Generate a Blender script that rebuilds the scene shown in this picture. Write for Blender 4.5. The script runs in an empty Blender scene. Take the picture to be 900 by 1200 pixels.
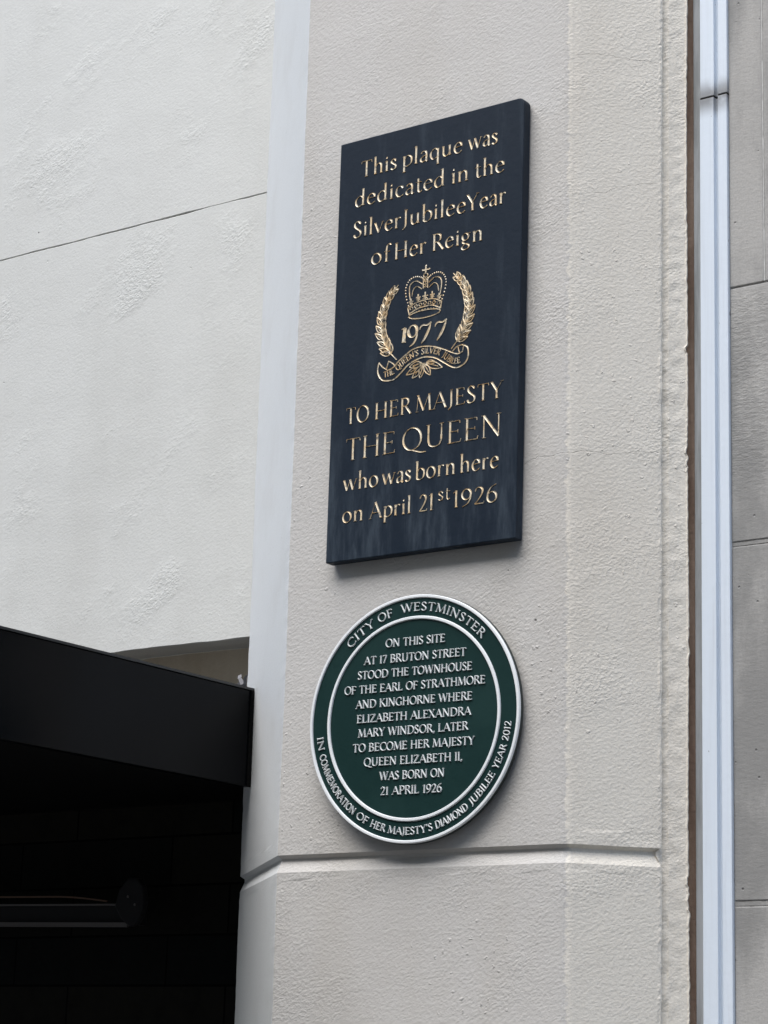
import bpy, bmesh, math, random
from mathutils import Vector, Matrix, noise

random.seed(7)
R = math.radians
scene = bpy.context.scene
col = scene.collection

# ------------------------------------------------------------------ camera
cam_d = bpy.data.cameras.new('camera')
cam = bpy.data.objects.new('camera', cam_d)
col.objects.link(cam)
scene.camera = cam
cam_d.sensor_fit = 'VERTICAL'
cam_d.sensor_height = 36.0
cam_d.lens = 80.0
cam_d.clip_start = 0.05
cam_d.clip_end = 500.0
CAM = Vector((2.6083, -3.7139, 1.6))
YAW, PITCH, ROLL = R(36.287), R(14.217), R(1.799)
fwd = Vector((-math.sin(YAW) * math.cos(PITCH), math.cos(YAW) * math.cos(PITCH), math.sin(PITCH)))
rgt = Vector((math.cos(YAW), math.sin(YAW), 0))
upv = rgt.cross(fwd)
r2 = rgt * math.cos(ROLL) + upv * math.sin(ROLL)
u2 = -rgt * math.sin(ROLL) + upv * math.cos(ROLL)
m = Matrix((r2, u2, -fwd)).transposed().to_4x4()
m.translation = CAM
cam.matrix_world = m

# ------------------------------------------------------------------ sky and sun
SUN_EL, SUN_AZ = R(56), R(-5)          # azimuth from straight out of the wall (-Y), negative = to the left
sun_dir = Vector((math.sin(SUN_AZ) * math.cos(SUN_EL), -math.cos(SUN_AZ) * math.cos(SUN_EL), math.sin(SUN_EL)))
world = bpy.data.worlds.new('World')
scene.world = world
world.use_nodes = True
wn, wl = world.node_tree.nodes, world.node_tree.links
bg = wn['Background']
sky = wn.new('ShaderNodeTexSky')
sky.sky_type = 'NISHITA'
sky.sun_disc = False
sky.sun_elevation = SUN_EL
sky.sun_rotation = math.atan2(sun_dir.x, sun_dir.y)
sky.air_density = 1.0
sky.dust_density = 1.0
sky.ozone_density = 1.0
wl.new(sky.outputs[0], bg.inputs['Color'])
bg.inputs['Strength'].default_value = 0.12
sun_d = bpy.data.lights.new('sun', 'SUN')
sun_d.energy = 2.6
sun_d.angle = R(60)
sun_d.color = (1.0, 0.97, 0.93)
sun = bpy.data.objects.new('sun', sun_d)
col.objects.link(sun)
sun.rotation_euler = sun_dir.to_track_quat('Z', 'Y').to_euler()
scene.view_settings.view_transform = 'Standard'
scene.view_settings.look = 'None'
scene.view_settings.gamma = 1.0
scene.view_settings.use_curve_mapping = False
scene.view_settings.exposure = 1.17
scene.cycles.use_denoising = True
scene.cycles.max_bounces = 6

# ------------------------------------------------------------------ node helpers
class NT:
    def __init__(self, name):
        self.mat = bpy.data.materials.new(name)
        self.mat.use_nodes = True
        self.t = self.mat.node_tree
        self.b = self.t.nodes['Principled BSDF']
        self.co = self.t.nodes.new('ShaderNodeTexCoord').outputs['Object']

    def n(self, kind, **kw):
        nd = self.t.nodes.new(kind)
        for k, v in kw.items():
            setattr(nd, k, v)
        return nd

    def put(self, sock, v):
        if hasattr(v, 'is_output'):
            self.t.links.new(v, sock)
        else:
            sock.default_value = v

    def mapping(self, scale=(1, 1, 1), rot=(0, 0, 0), loc=(0, 0, 0), src=None):
        nd = self.n('ShaderNodeMapping')
        self.put(nd.inputs['Vector'], src or self.co)
        nd.inputs['Scale'].default_value = scale
        nd.inputs['Rotation'].default_value = rot
        nd.inputs['Location'].default_value = loc
        return nd.outputs[0]

    def noise(self, scale, detail=4, rough=0.55, vec=None, dist=0.0):
        nd = self.n('ShaderNodeTexNoise')
        self.put(nd.inputs['Vector'], vec or self.co)
        nd.inputs['Scale'].default_value = scale
        nd.inputs['Detail'].default_value = detail
        nd.inputs['Roughness'].default_value = rough
        nd.inputs['Distortion'].default_value = dist
        return nd.outputs['Fac']

    def voro(self, scale, vec=None, feature='F1', rand=1.0, out='Distance'):
        nd = self.n('ShaderNodeTexVoronoi', feature=feature)
        self.put(nd.inputs['Vector'], vec or self.co)
        nd.inputs['Scale'].default_value = scale
        nd.inputs['Randomness'].default_value = rand
        return nd.outputs[out]

    def ramp(self, fac, a, b, lo=0.0, hi=1.0):
        nd = self.n('ShaderNodeMapRange')
        nd.interpolation_type = 'SMOOTHSTEP'
        self.put(nd.inputs[0], fac)
        nd.inputs[1].default_value = a
        nd.inputs[2].default_value = b
        nd.inputs[3].default_value = lo
        nd.inputs[4].default_value = hi
        return nd.outputs[0]

    def math(self, op, a, b=0.0, c=0.0):
        nd = self.n('ShaderNodeMath', operation=op)
        self.put(nd.inputs[0], a)
        self.put(nd.inputs[1], b)
        self.put(nd.inputs[2], c)
        return nd.outputs[0]

    def mix(self, fac, a, b):
        nd = self.n('ShaderNodeMix', data_type='RGBA')
        self.put(nd.inputs[0], fac)
        for i, v in ((6, a), (7, b)):
            self.put(nd.inputs[i], v if hasattr(v, 'is_output') else (*v, 1.0))
        return nd.outputs[2]

    def xyz(self):
        nd = self.n('ShaderNodeSeparateXYZ')
        self.put(nd.inputs[0], self.co)
        return nd.outputs

    def bump(self, h, dist, strength=1.0, normal=None):
        nd = self.n('ShaderNodeBump')
        self.put(nd.inputs['Height'], h)
        nd.inputs['Distance'].default_value = dist
        nd.inputs['Strength'].default_value = strength
        if normal is not None:
            self.put(nd.inputs['Normal'], normal)
        return nd.outputs[0]

    def done(self, color, rough=0.7, normal=None, metallic=0.0, spec=None):
        c = color if hasattr(color, 'is_output') else (*color, 1.0)
        self.put(self.b.inputs['Base Color'], c)
        self.put(self.b.inputs['Roughness'], rough)
        self.put(self.b.inputs['Metallic'], metallic)
        if spec is not None:
            self.put(self.b.inputs['Specular IOR Level'], spec)
        if normal is not None:
            self.put(self.b.inputs['Normal'], normal)
        return self.mat


def stucco(name, base, dirt, coarse, amp_lo, amp_hi, cracks=(), grit=1.0, turn=24, right_lit=None, dist=0.0026, patch_at=0.48):
    """painted roughcast: orange-peel ripples, trowelled patches, grit, pin holes and hairline cracks"""
    t = NT(name)
    turned = t.mapping(rot=(0, R(turn), 0))
    v1 = t.mapping(scale=(0.72, 0.9, 1.15), src=turned)
    rip = t.noise(coarse * 1.15, 2, 0.5, v1, 0.15)
    fine = t.noise(coarse * 2.3, 3, 0.62)
    vo = t.voro(coarse * 1.05, t.mapping(scale=(0.78, 0.9, 1.12), src=turned), 'SMOOTH_F1')
    patch = t.ramp(t.noise(4.4, 4, 0.58, t.mapping(loc=(3.3, 1.2, 8.1), scale=(.85, 1, 1.4), src=t.mapping(rot=(0, R(38), 0)))), patch_at, patch_at + 0.24, amp_lo, amp_hi)
    h = t.math('ADD', t.math('MULTIPLY', rip, 0.8), t.math('ADD', t.math('MULTIPLY', fine, 0.50), t.math('MULTIPLY', vo, 0.55)))
    h = t.math('MULTIPLY', h, patch)
    # isolated grains standing proud, and pin holes
    gn_ = t.n('ShaderNodeVectorMath', operation='ADD')
    t.put(gn_.inputs[0], t.mapping(loc=(5, 2, 1)))
    gs_ = t.n('ShaderNodeVectorMath', operation='SCALE')
    nn_ = t.n('ShaderNodeTexNoise')
    t.put(nn_.inputs['Vector'], t.co)
    nn_.inputs['Scale'].default_value = 150
    t.put(gs_.inputs[0], nn_.outputs['Color'])
    gs_.inputs['Scale'].default_value = 0.012
    t.put(gn_.inputs[1], gs_.outputs[0])
    g = t.voro(42.0, gn_.outputs[0])
    gm = t.ramp(t.noise(2.3, 3, 0.5, t.mapping(loc=(9, 4, 2))), 0.52, 0.66)
    grains = t.math('MULTIPLY', t.ramp(g, 0.17, 0.06), gm)
    h = t.math('ADD', h, t.math('MULTIPLY', grains, 0.8 * grit))
    p = t.voro(9.0, t.mapping(loc=(1, 7, 3)))
    pin = t.math('MULTIPLY', t.ramp(p, 0.028, 0.016), t.ramp(t.noise(2.7, 2, .5, t.mapping(loc=(4, 1, 6))), .52, .58))
    h = t.math('SUBTRACT', h, t.math('MULTIPLY', pin, 1.2))
    wavy = t.noise(5.0, 2, 0.5)
    h = t.math('ADD', h, t.math('MULTIPLY', wavy, 1.4))
    crackm = None
    X, Y, Z = t.xyz()
    for (zc, slope, x0, x1, wd) in cracks:
        wob = t.math('MULTIPLY', t.math('SUBTRACT', t.noise(7.0, 5, 0.65), 0.5), 0.05)
        zz = t.math('SUBTRACT', t.math('SUBTRACT', Z, t.math('MULTIPLY', X, slope)), t.math('ADD', wob, zc))
        ln = t.ramp(t.math('ABSOLUTE', zz), wd, wd * 0.3)
        ln = t.math('MULTIPLY', ln, t.math('MULTIPLY', t.math('GREATER_THAN', X, x0), t.math('LESS_THAN', X, x1)))
        crackm = ln if crackm is None else t.math('MAXIMUM', crackm, ln)
    stain = t.noise(2.2, 6, 0.62, t.mapping(scale=(1.6, 1.6, .45)))
    c = t.mix(t.ramp(stain, 0.40, 0.75), base, dirt)
    if right_lit:          # warm light put into the right cant's colour, its edge uneven along the arris
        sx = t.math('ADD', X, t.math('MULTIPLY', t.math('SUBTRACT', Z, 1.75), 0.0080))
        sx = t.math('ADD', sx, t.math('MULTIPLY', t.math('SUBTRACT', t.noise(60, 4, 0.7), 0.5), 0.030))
        c2 = t.mix(t.ramp(stain, 0.40, 0.75), *right_lit)
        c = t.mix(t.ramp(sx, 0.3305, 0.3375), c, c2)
    c = t.mix(t.math('MULTIPLY', t.ramp(t.noise(coarse, 4, 0.7, v1), 0.42, 0.62, 0.0, 1.0), 0.10), c, tuple(x * .72 for x in dirt))
    c = t.mix(t.math('MULTIPLY', pin, 0.75), c, (0.10, 0.09, 0.08))
    if crackm is not None:
        h = t.math('SUBTRACT', h, t.math('MULTIPLY', crackm, 0.5))
        c = t.mix(t.math('MULTIPLY', crackm, 0.22), c, (0.25, 0.24, 0.22))
    return t.done(c, 0.62, t.bump(h, dist, 1.0), spec=0.35)


M = {}
M['pilaster'] = stucco('pilaster_paint', (0.552, 0.536, 0.508), (0.510, 0.487, 0.448), 160, 0.55, 1.05, right_lit=((0.74, 0.70, 0.62), (0.70, 0.65, 0.565)), dist=0.00175,
                       cracks=((2.803, 0.10, 0.20, 0.47, 0.0010), (3.705, -0.02, 0.33, 0.46, 0.0008), (3.31, 0.25, 0.36, 0.455, 0.0008)))
M['left_wall'] = stucco('white_wall_paint', (0.610, 0.617, 0.592), (0.568, 0.572, 0.545), 150, 0.22, 0.95, dist=0.0023, patch_at=0.53, grit=0.12)
t = NT('skylit_cant_paint')
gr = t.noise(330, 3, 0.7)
c = t.mix(t.ramp(gr, .35, .7, 0, .55), (0.71, 0.73, 0.73), (0.60, 0.617, 0.617))  # smoother finish, its pale blue tone with skylight from the left put in
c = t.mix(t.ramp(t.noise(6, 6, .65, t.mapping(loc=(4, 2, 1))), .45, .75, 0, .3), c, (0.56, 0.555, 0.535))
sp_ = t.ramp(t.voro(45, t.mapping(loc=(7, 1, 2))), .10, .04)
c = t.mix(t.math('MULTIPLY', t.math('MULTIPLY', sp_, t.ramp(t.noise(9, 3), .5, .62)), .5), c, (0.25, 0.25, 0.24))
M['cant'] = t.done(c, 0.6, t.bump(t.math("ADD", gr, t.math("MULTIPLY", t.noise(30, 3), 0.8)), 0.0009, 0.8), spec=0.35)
M['recess'] = stucco('recess_paint', (0.66, 0.58, 0.46), (0.50, 0.42, 0.31), 70, 0.3, 0.5)

# grey limestone
t = NT('grey_stone')
blot = t.noise(3.0, 7, 0.65, t.mapping(scale=(1.4, 1, .6)))
speck = t.noise(240, 2, 0.6)
c = t.mix(t.ramp(blot, 0.40, 0.62), (0.255, 0.252, 0.242), (0.42, 0.41, 0.39))
c = t.mix(t.ramp(speck, 0.35, 0.7, 0, 0.25), c, (0.20, 0.20, 0.20))
pit = t.ramp(t.voro(24, t.mapping(loc=(2, 3, 5))), 0.075, 0.03)
c = t.mix(t.math('MULTIPLY', pit, 0.5), c, (0.13, 0.13, 0.13))
zz = t.xyz()[2]
band = t.math('MULTIPLY', t.ramp(zz, 2.72, 2.86), t.ramp(zz, 3.19, 3.15))
hh = t.math('ADD', t.math('MULTIPLY', t.noise(95, 4, 0.65, t.mapping(scale=(.6, .6, 1.4))), t.math('ADD', t.math('MULTIPLY', band, 0.6), 0.25)), t.math('MULTIPLY', pit, -0.5))
M['stone'] = t.done(c, 0.75, t.bump(hh, 0.004, 0.8), spec=0.3)

t = NT('stone_joint')
M['joint_dark'] = t.done(t.mix(t.noise(60, 3), (0.14, 0.135, 0.13), (0.26, 0.25, 0.24)), 0.9)
t = NT('stone_joint_soft')
M['joint_soft'] = t.done(t.mix(t.ramp(t.noise(35, 4), .35, .65), (0.20, 0.19, 0.18), (0.46, 0.45, 0.43)), 0.9)
t = NT('stone_joint_light')
M['joint_light'] = t.done(t.mix(t.ramp(t.noise(30, 4), .35, .65), (0.40, 0.395, 0.38), (0.58, 0.58, 0.56)), 0.85)

# white painted metal cover strip
t = NT('white_strip_paint')
st = t.noise(14, 5, 0.6, t.mapping(scale=(6, 6, .25)))
c = t.mix(t.ramp(st, 0.45, 0.8, 0, .5), (0.68, 0.75, 0.83), (0.56, 0.61, 0.67))
Zs = t.xyz()[2]
sm = t.math('MULTIPLY', t.ramp(t.math('ABSOLUTE', t.math('SUBTRACT', Zs, 3.612)), 0.05, 0.004), t.ramp(t.noise(18, 3), .2, .5))
c = t.mix(t.math('MULTIPLY', sm, 0.75), c, (0.12, 0.11, 0.10))
chip = t.ramp(t.noise(75, 3, .6, t.mapping(scale=(1, 1, .5), loc=(1, 2, 3))), 0.715, 0.74)
c = t.mix(chip, c, (0.20, 0.20, 0.21))
M['strip'] = t.done(c, 0.42, t.bump(t.noise(60, 3), 0.001, 0.4), spec=0.5)

t = NT('worn_flange')
c = t.mix(t.ramp(t.noise(10, 6, .65, t.mapping(scale=(4, 4, .4))), .38, .66), (0.42, 0.44, 0.46), (0.27, 0.285, 0.29))
M['flange'] = t.done(c, 0.55)
t = NT('strip_grime')
M['grime'] = t.done((0.03, 0.028, 0.026), 0.9)

t = NT('brown_filler')
c = t.mix(t.ramp(t.noise(9, 6, .65, t.mapping(scale=(3, 3, .5))), .35, .7), (0.24, 0.165, 0.125), (0.38, 0.285, 0.225))
M['brown'] = t.done(c, 0.85, t.bump(t.noise(90, 4), 0.002, 0.8))

# black powder coated canopy
t = NT('black_canopy_paint')
du = t.ramp(t.noise(7, 6, 0.65, t.mapping(scale=(1, 1, .5))), .45, .85, 0, .35)
c = t.mix(du, (0.0015, 0.002, 0.003), (0.006, 0.007, 0.0085))
M['canopy'] = t.done(c, t.ramp(t.noise(4, 3), .3, .7, .15, .26), t.bump(t.noise(2.5, 2), 0.003, .25), spec=0.11)
t = NT('canopy_edge')
M['canopy_edge'] = t.done((0.02, 0.02, 0.021), 0.45)
t = NT('canopy_underside')
M['soffit'] = t.done((0.004, 0.004, 0.004), 0.8, spec=0.1)

# dark slate tiles of the entrance
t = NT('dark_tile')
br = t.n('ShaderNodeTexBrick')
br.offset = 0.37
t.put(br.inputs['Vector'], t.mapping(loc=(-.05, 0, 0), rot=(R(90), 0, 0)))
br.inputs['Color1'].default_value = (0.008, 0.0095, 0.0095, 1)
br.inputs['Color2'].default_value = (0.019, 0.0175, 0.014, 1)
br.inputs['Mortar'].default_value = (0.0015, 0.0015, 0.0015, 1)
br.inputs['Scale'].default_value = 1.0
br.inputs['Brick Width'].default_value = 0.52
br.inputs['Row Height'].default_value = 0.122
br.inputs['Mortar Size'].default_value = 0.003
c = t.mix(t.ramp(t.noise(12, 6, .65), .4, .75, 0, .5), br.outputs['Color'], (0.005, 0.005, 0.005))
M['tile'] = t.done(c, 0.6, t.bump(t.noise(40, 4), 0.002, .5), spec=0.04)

t = NT('heater_black')
M['heater'] = t.done((0.022, 0.022, 0.023), 0.6, spec=0.1)
t = NT('heater_steel')
M['steel'] = t.done((0.12, 0.11, 0.105), 0.5)
t = NT('heater_glint')
M['copper_glint'] = t.done((0.13, 0.07, 0.04), 0.5)

# slate slab
t = NT('slate')
streak = t.noise(7, 7, 0.68, t.mapping(scale=(3.2, 3.2, .55)))
low = t.ramp(t.xyz()[2], -0.05, -0.46, 0.02, 0.62)
drip = t.ramp(t.noise(5, 5, .6, t.mapping(scale=(5, 5, .8), loc=(3, 1, 0))), .52, .72, 0, .28)
c = t.mix(t.math('ADD', t.math('MULTIPLY', t.ramp(streak, .42, .72), low), t.math('MULTIPLY', drip, .7)), (0.008, 0.0155, 0.027), (0.070, 0.092, 0.115))
M['slate'] = t.done(c, t.ramp(streak, .3, .7, .50, .66), t.bump(t.noise(55, 5, .6), 0.0012, .5), spec=0.18)

# gilding, worn in places
t = NT('gilt')
wear = t.ramp(t.noise(95, 4, .65), .50, .68, 0, .85)
c = t.mix(t.ramp(t.noise(45, 3), .35, .65), (0.76, 0.58, 0.35), (0.86, 0.76, 0.58))
c = t.mix(wear, c, (0.13, 0.13, 0.13))
M['gilt'] = t.done(c, 0.42, metallic=0.15)

# green and white plaque enamel
t = NT('green_enamel')
c = t.mix(t.ramp(t.noise(9, 5, .6), .4, .7), (0.009, 0.030, 0.028), (0.013, 0.038, 0.035))
M['green'] = t.done(c, 0.38, t.bump(t.noise(160, 3), 0.0006, .35), spec=0.2)
t = NT('white_enamel')
c = t.mix(t.ramp(t.noise(120, 4, .65), .60, .78, 0, .5), (0.80, 0.82, 0.82), (0.35, 0.38, 0.38))
M['white'] = t.done(c, 0.45, spec=0.4)
t = NT('white_letter')
c = t.mix(t.ramp(t.noise(140, 4, .65), .52, .75, 0, .6), (0.68, 0.70, 0.69), (0.28, 0.31, 0.31))
M['white_letter'] = t.done(c, 0.5, spec=0.3)
t = NT('plaque_edge')
M['plaque_edge'] = t.done((0.010, 0.018, 0.017), 0.5)

t = NT('pavement_slabs')
br = t.n('ShaderNodeTexBrick')
t.put(br.inputs['Vector'], t.co)
br.inputs['Color1'].default_value = (0.085, 0.082, 0.078, 1)
br.inputs['Color2'].default_value = (0.10, 0.096, 0.09, 1)
br.inputs['Mortar'].default_value = (0.04, 0.04, 0.04, 1)
br.inputs['Scale'].default_value = 1.0
br.inputs['Brick Width'].default_value = 0.75
br.inputs['Row Height'].default_value = 0.6
br.inputs['Mortar Size'].default_value = 0.006
M['pavement'] = t.done(br.outputs['Color'], 0.85, t.bump(t.noise(60, 4), 0.002, .5))
t = NT('street_brick')
M['street_brick'] = t.done(t.mix(t.noise(3, 5), (0.30, 0.17, 0.11), (0.36, 0.22, 0.15)), 0.85)
t = NT('street_stone')
M['street_stone'] = t.done(t.mix(t.noise(2, 5), (0.46, 0.39, 0.30), (0.54, 0.46, 0.36)), 0.8)
t = NT('street_frame')
M['street_frame'] = t.done((0.6, 0.58, 0.54), 0.6)
t = NT('street_glass')
M['street_glass'] = t.done((0.02, 0.022, 0.025), 0.08)
t = NT('torn_sealant')
M['sealant'] = t.done((0.15, 0.15, 0.16), 0.7)
t = NT('dry_stain')
M['twig'] = t.done((0.03, 0.027, 0.025), 0.8)

# ------------------------------------------------------------------ object helpers
def obj(name, verts, faces, mat, parent=None, loc=(0, 0, 0), smooth=False):
    me = bpy.data.meshes.new(name)
    me.from_pydata([tuple(v) for v in verts], [], faces)
    bm = bmesh.new()
    bm.from_mesh(me)
    bmesh.ops.recalc_face_normals(bm, faces=bm.faces)
    bm.to_mesh(me)
    bm.free()
    me.materials.append(mat)
    if smooth:
        for p in me.polygons:
            p.use_smooth = True
    o = bpy.data.objects.new(name, me)
    col.objects.link(o)
    o.location = loc
    if parent:
        o.parent = parent
    return o


def tag(o, label=None, cat=None, group=None, kind=None):
    for k, v in (('label', label), ('category', cat), ('group', group), ('kind', kind)):
        if v:
            o[k] = v
    return o


def empty(name, loc, rz=0.0):
    o = bpy.data.objects.new(name, None)
    col.objects.link(o)
    o.empty_display_size = 0.1
    o.location = loc
    o.rotation_euler = (0, 0, rz)
    return o


class MB:
    def __init__(self):
        self.v, self.f = [], []

    def add(self, vs, fs):
        b = len(self.v)
        self.v += [tuple(v) for v in vs]
        self.f += [tuple(b + i for i in f) for f in fs]

    def box(self, x0, x1, y0, y1, z0, z1):
        vs = [(x, y, z) for x in (x0, x1) for y in (y0, y1) for z in (z0, z1)]
        self.add(vs, [(0, 1, 3, 2), (4, 6, 7, 5), (0, 4, 5, 1), (2, 3, 7, 6), (0, 2, 6, 4), (1, 5, 7, 3)])

    def prism(self, poly, axis, a, b):
        """poly: 2D outline swept along an axis ('x','y','z') from a to b"""
        n = len(poly)
        def p(q, s):
            return {'x': (s, q[0], q[1]), 'y': (q[0], s, q[1]), 'z': (q[0], q[1], s)}[axis]
        vs = [p(q, a) for q in poly] + [p(q, b) for q in poly]
        fs = [tuple(range(n)), tuple(range(2 * n - 1, n - 1, -1))] + [(i, (i + 1) % n, n + (i + 1) % n, n + i) for i in range(n)]
        self.add(vs, fs)

    def build(self, name, mat, parent=None, loc=(0, 0, 0), smooth=False):
        return obj(name, self.v, self.f, mat, parent, loc, smooth)


def bevel(o, w, seg=2):
    md = o.modifiers.new('bevel', 'BEVEL')
    md.width = w
    md.segments = seg
    md.limit_method = 'ANGLE'
    md.angle_limit = R(40)

# ------------------------------------------------------------------ ground
g = MB()
g.add([(-150, -150, 0), (150, -150, 0), (150, 1.5, 0), (-150, 1.5, 0)], [(0, 1, 2, 3)])
tag(g.build('pavement', M['pavement']), kind='structure')

# the brick and stone street front across the road: it hides the low sky and sends warm light back
def street_front(x0, x1, y, h, bays, mat_i):
    e_ = empty('building', ((x0 + x1) / 2, y, 0))
    tag(e_, None, None, kind='structure')
    xm = (x0 + x1) / 2
    w = MB()
    w.box(x0 - xm, x1 - xm, -8.0, 0.0, 0.0, h)
    w.build('wall', mat_i, e_)
    st = (x1 - x0) / bays
    for k in range(bays):
        for f_ in range(int(h // 3.6)):
            xc = x0 + st * (k + .5) - xm
            zb = 1.0 + f_ * 3.6
            fr = MB()
            fr.box(xc - .62, xc + .62, 0.002, 0.06, zb, zb + 2.0)
            fr.build('window', M['street_frame'], e_)
            gl = MB()
            gl.box(xc - .54, xc + .54, 0.061, 0.066, zb + .08, zb + 1.92)
            gl.build('pane', M['street_glass'], e_)
    c = MB()
    c.box(x0 - xm, x1 - xm, 0.003, 0.35, h - .5, h - .1)
    c.build('cornice', M['street_stone'], e_)
street_front(-62, -16.2, -15.0, 14.0, 10, M['street_brick'])
street_front(-16, 14, -15.0, 17.0, 9, M['street_stone'])
street_front(14.2, 60, -15.0, 15.0, 12, M['street_brick'])

# ------------------------------------------------------------------ pilaster with canted sides
Z_JOINT = 2.050

def joint_inset(z):
    """depth of the horizontal V joint at a height"""
    top, mid, low = Z_JOINT + 0.008, Z_JOINT - 0.001, Z_JOINT - 0.024
    if z >= top or z <= low:
        return 0.0
    if z > mid:
        return 0.0105 * min(1.0, (top - z) / 0.003)
    return 0.0105 * (z - low) / (mid - low)


def nz(x, y, z, s, seed=0.0):
    return noise.noise(Vector((x * s + seed, y * s + seed * .7, z * s)))


def plan(z):
    """outline of the pilaster at a height, as (x, y, kind) from the left return round to the right margin"""
    fl = -0.3625 - 0.0044 * (z - 1.8)
    fr = 0.3335 - 0.0080 * (z - 1.75)
    ycl = 0.352 + 0.011 * (z - 2.0)
    tl, tr = R(42), R(47)
    CLx, CLy = fl - ycl / math.tan(tl), ycl
    # distance along the right cant to the margin step and to the margin end
    yc = 0.1405
    CRx, CRy = 0.4611, yc
    ENx, ENy = 0.4985, 0.1805
    pts = []
    def seg(ax, ay, bx, by, n, inset=1.0, kind=0):
        for i in range(n):
            u = i / n
            pts.append((ax + (bx - ax) * u, ay + (by - ay) * u, inset, kind))
    pts.append((CLx, 0.66, 1.0, 0))
    pts.append((CLx, CLy + 0.02, 1.0, 0))
    pts.append((CLx, CLy + 0.004, 1.0, 0))
    dl = Vector((fl - CLx, -CLy)).normalized()
    pts.append((CLx + dl.x * 0.003, CLy + dl.y * 0.003, 1.0, 1))
    seg(CLx + dl.x * 0.012, CLy + dl.y * 0.012, fl - dl.x * 0.004, -dl.y * 0.004, 8)
    pts.append((fl - dl.x * 0.003, 0 - dl.y * 0.003, 1.0, 1))
    pts.append((fl + 0.0005, 0.0003, 1.0, 1))
    pts.append((fl + 0.004, 0.0, 1.0, 1))
    pts.append((fl + 0.008, 0.0, 1.0, 0))
    seg(fl + 0.014, 0, fr - 0.022, 0, 14)
    dr = Vector((CRx - fr, CRy)).normalized()
    tl_ = 0.015
    rad_ = tl_ / math.tan(tr / 2)
    for q_ in range(7):
        a_ = tr * q_ / 6
        pts.append((fr - tl_ + rad_ * math.sin(a_), rad_ * (1 - math.cos(a_)), 1.0, 0))
    seg(fr + dr.x * 0.025, dr.y * 0.025, CRx - dr.x * 0.008, CRy - dr.y * 0.008, 6)
    pts.append((CRx - dr.x * 0.0075, CRy - dr.y * 0.0075, 1.0, 0))
    pts.append((CRx - dr.x * 0.003, CRy - dr.y * 0.003, 1.0, 2))
    pts.append((CRx, CRy + 0.0012, 1.0, 2))
    nx, ny = dr.y, -dr.x             # outward normal of the right cant
    pts.append((CRx + dr.x * 0.001 - nx * 0.011, CRy + dr.y * 0.001 - ny * 0.011, 0.0, 2))
    pts.append((CRx + dr.x * 0.006 - nx * 0.013, CRy + dr.y * 0.006 - ny * 0.013, 0.0, 2))
    pts.append((CRx + dr.x * 0.014 - nx * 0.009, CRy + dr.y * 0.014 - ny * 0.009, 0.0, 2))
    seg(CRx + dr.x * 0.018 - nx * 0.007, CRy + dr.y * 0.018 - ny * 0.007, ENx - dr.x * .006 - nx * .004, ENy - dr.y * .006 - ny * .004, 4, 0.0, 3)
    pts.append((ENx - dr.x * 0.003 - nx * .003, ENy - dr.y * 0.003 - ny * .003, 0.0, 4))
    pts.append((ENx, ENy, 0.0, 4))
    pts.append((ENx - 0.002, ENy + 0.007, 0.0, 4))
    pts.append((ENx - 0.020, ENy + 0.012, 0.0, 0))
    pts.append((ENx - 0.022, 0.34, 0.0, 0))
    return pts


zs = [0.0, 0.6, 1.2, 1.5]
z = 1.6
while z < 4.5:
    zs.append(z)
    z += 0.006
for zz_ in (Z_JOINT + 0.008, Z_JOINT + 0.005, Z_JOINT - 0.001, Z_JOINT - 0.024):
    k = min(range(len(zs)), key=lambda i: abs(zs[i] - zz_))
    zs[k] = zz_
zs += [4.8, 5.6, 7.0]
zs = sorted(set(zs))
rows = []
for z in zs:
    P = plan(z)
    ins = joint_inset(z)
    row = []
    for i, (x, y, k, kind) in enumerate(P):
        a = P[max(0, i - 1)]
        b = P[min(len(P) - 1, i + 1)]
        tx, ty = b[0] - a[0], b[1] - a[1]
        l = math.hypot(tx, ty) or 1.0
        nx, ny = ty / l, -tx / l
        gz = abs(z - Z_JOINT) < 0.04
        wob = 0.0022 * nz(x, y, z, 2.6, 3.1) + (0.0005 * nz(x, y, z, 40, 1.7) if kind else 0.0)
        if gz:
            wob += 0.0013 * nz(x, y, z, 18, 9.0)
        if kind == 1:
            wob += 0.0007 * nz(x, y, z, 30, 5.0) + 0.0004 * nz(x, y, z, 90, 2.2)
        if kind == 2:
            s = max(0.0, nz(0, 0, z, 3.1, 8.0) + 0.15)
            wob += 0.0013 * nz(x, y, z, 38, 2.0) * (0.6 + 1.6 * s) + 0.0012 * nz(x, y, z, 120, 6.0)
        if kind == 3:
            wob += 0.0014 * nz(x, y, z, 45, 12.0)
        d = -ins * k + wob
        px, py = x + nx * d, y + ny * d
        if kind == 4:
            ch_ = max(0.0, nz(0, 0, z, 5.5, 31.0) - .05)
            rg = 0.0022 * nz(0, 0, z, 2.2, 4.0) + 0.0006 * nz(0, 0, z, 60, 4.4) + 0.0006 * nz(0, 0, z, 150, 7.7) + (.06 + ch_) * (0.008 * nz(0, 0, z, 75, 2.7) + 0.006 * nz(0, 0, z, 150, 1.7))
            if nz(0, 0, z, 48, 21.0) > 0.55:
                rg -= 0.003
            px += rg
            py += rg * .9
        row.append((px, py, z))
    rows.append(row)
nc = len(rows[0])
V = [v for r_ in rows for v in r_]
F = []
for j in range(len(rows) - 1):
    for i in range(nc - 1):
        F.append((j * nc + i, j * nc + i + 1, (j + 1) * nc + i + 1, (j + 1) * nc + i))
F.append(tuple((len(rows) - 1) * nc + i for i in range(nc)))
for j in range(len(rows) - 1):
    F.append((j * nc, (j + 1) * nc, (j + 1) * nc + nc - 1, j * nc + nc - 1))
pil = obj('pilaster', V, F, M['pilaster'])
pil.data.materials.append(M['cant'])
kfl = max(i for i, p_ in enumerate(plan(2.0)) if p_[3] == 1 and p_[0] < -0.3) - 1
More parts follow.
